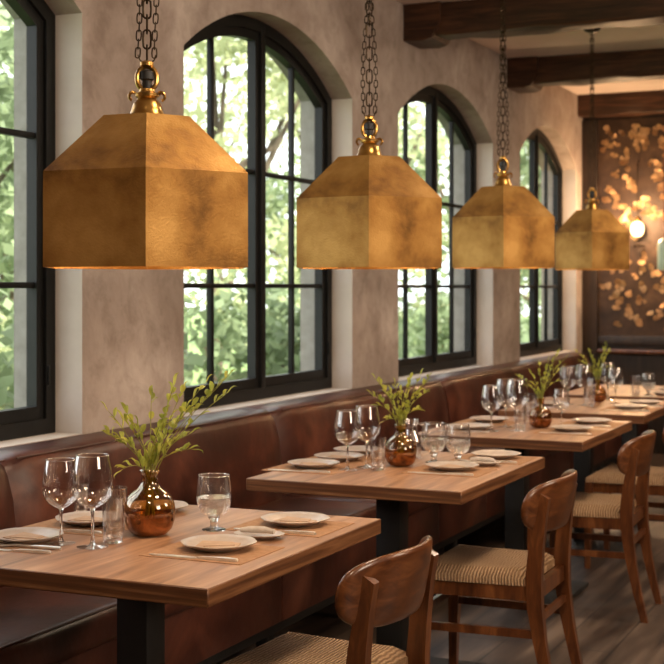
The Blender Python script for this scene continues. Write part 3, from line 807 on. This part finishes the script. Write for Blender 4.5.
def dish():
    t = thing('side_dish', '', 'dish')
    bm = L([(0, .0005), (.035, .0005), (.05, .008), (.058, .0125), (.056, .0135), (.036, .005), (0, .0045)], 32)
    for v in bm.verts: v.co.x *= 1.15; v.co.y *= .85
    finish('body', bm, M['plate'], t, angle=60)
    return Kind(t)
def roll():
    bm = bmesh.new()
    tube(bm, [(-.045, -.004, .014), (-.02, .002, .016), (.015, .004, .016), (.045, -.003, .0135)], [.006, .0085, .0088, .006], 10)
    return Kind(tag(finish('rolled_napkin', bm, M['linen'], None), '', 'napkin'))
def carafe():
    t = thing('carafe', '', 'carafe')
    finish('body', L([(0, .001), (.036, .001), (.04, .006), (.041, .05), (.036, .075), (.024, .098), (.022, .115), (.026, .135), (.0285, .145), (.027, .145), (.02, .115), (.022, .098), (.034, .075), (.038, .05), (.037, .01), (0, .007)], 24), M['tumblerglass'], t, angle=60)
    bm = bmesh.new(); tube(bm, [(.026, 0, .13), (.05, 0, .122), (.06, 0, .095), (.052, 0, .065), (.039, 0, .055)], .004, 8)
    finish('handle', bm, M['solidglass'], t)
    return Kind(t)
WG, TU, GO, PL, NK, MT, KN, FK, VA, DI, RO, CA = wine_glass(), tumbler(), goblet(), plate(), napkin(), mat_(.27, .23), knife(), fork(), vase(), dish(), roll(), carafe()
Z = .7502
tabs = ['nearest', 'second', 'third', 'fourth', 'farthest']
def put_setting(ti, x, y, desc, nap=True, cut=True, rz=0.0, mat=True):
    """a plate with its mat, knife and napkin; desc says which seat of the table"""
    tname = tabs[ti] + ' table'
    zz = Z
    if mat:
        MT.put((x, y - .02, Z), 'woven tan placemat under the %s plate on the %s' % (desc, tname), rz, 'placemats')
        zz = Z + .0018
    PL.put((x, y + .01, zz), '%s round beige plate on the %s' % (desc, tname), rz + .3, 'stoneware plates')
    if nap: NK.put((x, y + .01, zz + .006), 'folded kraft napkin lying in the %s plate on the %s' % (desc, tname), rz + rnd.uniform(-.5, .5), 'kraft napkins')
    if cut: KN.put((x + .0, y - .115, zz), 'steel knife in front of the %s plate on the %s' % (desc, tname), rz + R(2), 'table knives')

# nearest table
put_setting(0, 1.243, 2.912, 'nearest front-corner')
put_setting(0, 1.262, 3.298, 'front far-corner')
put_setting(0, .752, 2.815, 'left-edge', mat=False, cut=False)
KN.put((.79, 2.70, Z), 'steel knife before the left-edge plate on the nearest table', R(6), 'table knives')
FK.put((.80, 2.752, Z), 'steel fork between the left-edge plate and the wine glasses on the nearest table', R(5), 'table forks')
put_setting(0, .757, 3.085, 'left, behind the wine glasses,', mat=True)
put_setting(0, .805, 3.34, 'behind-the-vase', nap=False, mat=False, cut=True)
DI.put((1.262, 3.098, Z), 'small oval side dish between the two front plates of the nearest table', R(5), 'small side dishes')
RO.put((1.258, 3.098, Z + .0045), 'rolled linen napkin in the side dish on the nearest table', R(8), 'rolled napkins')
WG.put((.85, 2.832, Z), 'left of the two tall wine glasses on the nearest table', 0, 'wine glasses', .99)
WG.put((.947, 2.825, Z), 'right of the two tall wine glasses on the nearest table, overlapping the other', 0, 'wine glasses', 1.07)
TU.put((.962, 2.893, Z), 'clear tumbler just right of the wine glasses on the nearest table', 0, 'tumblers')
TU.put((.875, 3.04, Z), 'clear tumbler half hidden behind the front tumbler on the nearest table', 0, 'tumblers')
TU.put((.655, 3.2, Z), 'clear tumbler seen between the two wine glasses, at the back of the nearest table', 0, 'tumblers', .8)
GO.put((1.1, 3.156, Z), 'half-filled short-stemmed goblet alone right of the vase on the nearest table', 0, 'goblets')
# second table
put_setting(1, 1.28, 4.515, 'front near-corner')
put_setting(1, 1.318, 4.895, 'front far-corner', nap=False)
put_setting(1, .815, 4.38, 'left near-corner')
put_setting(1, .815, 4.60, 'left middle', cut=False)
put_setting(1, .79, 4.83, 'left far-corner', nap=False, cut=False, mat=False)
DI.put((1.335, 4.70, Z), 'small oval side dish between the two front plates of the second table', R(5), 'small side dishes')
RO.put((1.333, 4.70, Z + .0045), 'rolled linen napkin in the side dish on the second table', R(2), 'rolled napkins')
WG.put((.945, 4.385, Z), 'left of the two wine glasses on the second table', 0, 'wine glasses', .98)
WG.put((.98, 4.476, Z), 'right of the two wine glasses on the second table', 0, 'wine glasses', 1.03)
TU.put((1.045, 4.42, Z), 'clear tumbler between wine glasses and vase on the second table', 0, 'tumblers')
CA.put((1.03, 4.78, Z), 'clear glass carafe with handle half behind the vase on the second table', R(20))
GO.put((1.148, 4.70, Z), 'left of the two goblets on the second table', 0, 'goblets')
GO.put((1.246, 4.685, Z), 'right of the two goblets on the second table', 0, 'goblets')
# third table
put_setting(2, 1.335, 5.955, 'front near-corner')
put_setting(2, 1.335, 6.32, 'front far-corner', nap=False)
put_setting(2, .905, 5.87, 'left near-corner', nap=False, mat=False)
put_setting(2, .875, 6.21, 'left far-corner', nap=False, cut=False)
WG.put((1.01, 5.823, Z), 'leftmost of the three wine glasses in a row on the third table', 0, 'wine glasses', .96)
WG.put((1.014, 6.025, Z), 'middle of the three wine glasses in a row on the third table', 0, 'wine glasses', 1.04)
WG.put((1.109, 5.882, Z), 'rightmost of the three wine glasses in a row on the third table', 0, 'wine glasses', 1.08)
TU.put((1.094, 5.98, Z), 'clear tumbler touching the left of the vase on the third table', 0, 'tumblers')
TU.put((1.085, 6.19, Z), 'clear tumbler behind the wine glasses on the third table', 0, 'tumblers', 1.25)
WG.put((1.245, 6.125, Z), 'single wine glass right of the vase on the third table', 0, 'wine glasses', .82)
# fourth table
put_setting(3, 1.34, 7.175, 'front near-corner', nap=False)
put_setting(3, 1.345, 7.5, 'front far-corner', nap=False, mat=False)
put_setting(3, .89, 7.2, 'left', nap=False, mat=False)
WG.put((.963, 7.342, Z), 'leftmost wine glass on the fourth table', 0, 'wine glasses', .98)
WG.put((1.06, 7.305, Z), 'wine glass next to the leftmost one on the fourth table', 0, 'wine glasses', 1.05)
TU.put((1.11, 7.225, Z), 'clear tumbler before the vase on the fourth table', 0, 'tumblers')
WG.put((1.095, 7.715, Z), 'wine glass just right of the vase on the fourth table, at the back', 0, 'wine glasses', 1.0)
WG.put((1.187, 7.496, Z), 'rightmost wine glass on the fourth table', 0, 'wine glasses', .92)
# farthest table
put_setting(4, 1.33, 8.2, 'front near-corner', nap=False, mat=False)
put_setting(4, 1.3, 8.55, 'front far-corner', nap=False, mat=False, cut=False)
TU.put((1.165, 8.12, Z), 'clear tall tumbler on the farthest table', 0, 'tumblers', 1.05)
GO.put((1.24, 8.13, Z), 'goblet beside the tumbler on the farthest table', 0, 'goblets', .9)
GREY = [(.987, 3.023, 3.52, 1.0), (1.076, 4.557, 4.88, .88), (1.168, 6.051, 6.21, .8), (1.073, 7.56, 7.63, .74)]
for i, (x, y, d, s) in enumerate(GREY):
    VA.put((x, y, Z), 'round amber glass vase with copper lustre on the %s table' % tabs[i], .7 * i, 'amber vases', s)

# greenery in the vases: tips given as (right, up) offsets in metres from the vase base
TIPS = [
 ([(-.105, .315), (-.052, .315), (-.072, .29), (.0, .35), (.042, .31), (.056, .375), (.078, .36), (.145, .39), (.195, .4), (.172, .375), (.19, .355), (.1, .215), (-.06, .175), (-.108, .25), (-.075, .245), (.092, .25), (.025, .265), (.11, .33), (-.03, .27), (.06, .28)], .026),
 ([(-.09, .31), (-.1, .25), (-.075, .215), (-.055, .16), (-.02, .285), (.035, .305), (.07, .32), (.098, .31), (.088, .255), (.062, .2), (.028, .285), (-.035, .26), (-.06, .27), (.05, .25), (0, .27)], .022),
 ([(-.087, .225), (-.06, .19), (-.045, .25), (0, .285), (.054, .3), (.09, .34), (.112, .315), (.1, .27), (.07, .215), (.02, .26), (-.03, .2), (.05, .25), (.03, .3)], .024),
 ([(-.113, .276), (-.086, .22), (-.04, .245), (0, .22), (.036, .315), (.05, .276), (.058, .2), (-.066, .166), (.02, .24), (.045, .3), (-.05, .28)], .026)]
S24, C24 = math.sin(R(24.12)), math.cos(R(24.12))
right = Vector((C24, S24, 0)); fwd = Vector((-S24, C24, 0))
def leaf(bm, p, d, ln_, wd, r):
    d = d.normalized()
    s = d.cross(Vector((r.uniform(-.4, .4), r.uniform(-.4, .4), 1))).normalized()
    n = s.cross(d).normalized()
    ctr = [(0, 0, 0), (.3, .8, -.02), (.6, 1, .03), (.85, .55, .0), (1, 0, -.14)]
    L_, Rr_, Mm = [], [], []
    for f, w_, dz in ctr:
        c = p + d * ln_ * f + n * ln_ * dz * 1.2
        Mm.append(bm.verts.new(c))
        if w_:
            L_.append(bm.verts.new(c + s * wd * .5 * w_ + n * wd * .18)); Rr_.append(bm.verts.new(c - s * wd * .5 * w_ + n * wd * .18))
    for side in (L_, Rr_):
        bm.faces.new((Mm[0], side[0], Mm[1])); bm.faces.new((Mm[1], side[0], side[1], Mm[2])); bm.faces.new((Mm[2], side[1], side[2], Mm[3])); bm.faces.new((Mm[3], side[2], Mm[4]))
for i, (x, y, d, s) in enumerate(GREY):
    r = random.Random(50 + i)
    t = thing('greenery', 'sprigs of yellow-green leaves standing in the amber vase on the %s table' % tabs[i], 'plant', (x, y, Z + .05), 0, 'sprigs in the amber vases')
    tips, ll = TIPS[i]
    for (rx, up) in tips:
        dep = r.uniform(-.05, .05)
        tip = right * rx + fwd * dep + Vector((0, 0, up - .05))
        a = r.uniform(0, 6); base = Vector((.012 * math.cos(a), .012 * math.sin(a), .0)); neck = Vector((.011 * math.cos(a + 2.5), .011 * math.sin(a + 2.5), .115 * s)) * 1.0
        neck = neck + (right * rx + fwd * dep) * .05
        mid = neck + (tip - neck) * .5 + Vector((0, 0, .022)) - (right * rx) * .08
        pts = []
        for k in range(13):
            f = k / 12
            if f < .3: pts.append(base.lerp(neck, f / .3))
            else:
                g = (f - .3) / .7; pts.append(neck * (1 - g) ** 2 + mid * 2 * g * (1 - g) + tip * g * g)
        bm = bmesh.new(); tube(bm, pts, [.0017 - .0009 * k / 12 for k in range(13)], 5)
        st_ = finish('stem', bm, M['stem'], t)
        bm = bmesh.new()
        dirt = (pts[-1] - pts[-3]).normalized()
        droop = Vector((0, 0, -.35)) if up < .22 else Vector((0, 0, .1))
        ll_ = ll * (1.2, 1.2, .95, .95)[i]
        leaf(bm, pts[-1], dirt + droop, ll_ * r.uniform(.9, 1.3), ll_ * .45, r)
        for k in range(5, 12):
            for rep in range(1 if k < 8 else 2):
                if r.random() < (.45 if k < 8 else .68):
                    side = Vector((r.uniform(-1, 1), r.uniform(-1, 1), r.uniform(-.1, .9)))
                    leaf(bm, pts[k] + (pts[k + 1] - pts[k]) * r.random(), (pts[k + 1] - pts[k]).normalized() * .8 + side, ll_ * r.uniform(.6, 1.1), ll_ * r.uniform(.36, .52), r)
        for _ in range(3):                               # dense foliage just above the neck
            k = r.choice((4, 5)); side = Vector((r.uniform(-.5, .5), r.uniform(-.5, .5), 1.1))
            leaf(bm, pts[k], side, ll_ * r.uniform(.8, 1.25), ll_ * r.uniform(.3, .42), r)
        finish('leaves', bm, M['leaf'], st_, smooth=False, recalc=False)

# ================================================================== END WALL LIGHTS
t = thing('wall_sconce', 'glowing round globe lamp hanging against the gilded end wall', 'lamp', (.48, YB - .1, 1.87))
bm = bmesh.new()
lathe(bm, [(.018, .062), (.038, .053), (.053, .028), (.056, 0), (.052, -.03), (.037, -.053), (.018, -.065), (0, -.067)], 28)
finish('globe', bm, M['globe'], t)
finish('cap', L([(.02, .06), (.022, .08), (.012, .1), (0, .101)], 18), M['brassbright'], t)
bm = bmesh.new(); tube(bm, [(0, 0, .1), (0, 0, .5), (0, .03, .56), (0, .088, .58)], .004, 6); finish('rod', bm, M['chainmetal'], t)
bm = bmesh.new(); tube(bm, [(0, .088, -.13), (-.05, .05, -.14), (0, .0, -.145), (.05, .05, -.14), (0, .088, -.13)], .005, 6); finish('bracket', bm, M['chainmetal'], t)
ld = bpy.data.lights.new('sconce_light', 'POINT'); ld.energy = 42; ld.color = (1, .62, .32); ld.shadow_soft_size = .07
lo = bpy.data.objects.new('sconce_light', ld); C.objects.link(lo); lo.location = (.48, YB - .42, 1.95)
t = thing('pendant_lamp', 'pale green glass pendant cut by the right edge', 'lamp', (.865, 10.9, 1.52))
finish('shade', L([(.1, 0), (.105, .02), (.105, .2), (.085, .24), (.04, .26), (.02, .265), (.018, .3), (0, .3)], 28), M['greenglass'], t)
bm = bmesh.new(); tube(bm, [(0, 0, .29), (0, 0, CEIL - 1.52 - .001)], .004, 6); finish('cord', bm, M['blackmetal'], t)

# ================================================================== LIGHT
wd = bpy.data.worlds.new('World'); bpy.context.scene.world = wd; wd.use_nodes = True
bg = wd.node_tree.nodes['Background']; bg.inputs[0].default_value = (.93, .97, 1, 1); bg.inputs[1].default_value = 3.2
sd = bpy.data.lights.new('sun', 'SUN'); sd.energy = 17; sd.angle = R(3); sd.color = (1, .95, .82)
so = bpy.data.objects.new('sun', sd); C.objects.link(so); so.rotation_euler = Vector((-.75, .35, -.75)).to_track_quat('-Z', 'Y').to_euler()
def area(name, loc, target, sx, sy, e, col):
    ld = bpy.data.lights.new(name, 'AREA'); ld.shape = 'RECTANGLE'; ld.size = sx; ld.size_y = sy; ld.energy = e; ld.color = col
    o = bpy.data.objects.new(name, ld); C.objects.link(o); o.location = loc
    o.rotation_euler = (Vector(target) - Vector(loc)).to_track_quat('-Z', 'Y').to_euler()
    return o
area('added_side_fill', (5.6, 1.6, 2.3), (1.0, 3.6, 1.4), 1.4, 1.0, 78, (1, .81, .62))  # added fill that brightens the pendants' right faces, no fixture behind it
area('added_side_fill', (5.6, 5.4, 2.5), (1.0, 7.0, 1.3), 1.6, .9, 58, (1, .79, .58))  # second added fill further down the room, also without a fixture
for y in (1.0, 3.3, 5.7, 8.3): area('added_top_fill', (2.15, y, 2.97), (2.0, y + .01, 0), .5, .5, 28, (1, .8, .58)).data.shape = 'DISK'  # added overhead fill so the pendant slopes catch light, no fixtures

# ================================================================== CAMERA
cd = bpy.data.cameras.new('camera'); co = bpy.data.objects.new('camera', cd); C.objects.link(co)
co.location = CAM; co.rotation_euler = (PI / 2, 0, R(24.12))
cd.sensor_width = 36; cd.lens = 1380 / 664 * 36; cd.shift_y = -44 / 664; cd.clip_end = 300
cd.dof.use_dof = True; cd.dof.focus_distance = 3.45; cd.dof.aperture_fstop = 6.8
sc = bpy.context.scene; sc.camera = co
sc.view_settings.view_transform = 'Standard'; sc.view_settings.look = 'None'; sc.view_settings.gamma = 1; sc.view_settings.exposure = .25
sc.cycles.use_denoising = True; sc.cycles.transparent_max_bounces = 24; sc.cycles.max_bounces = 12
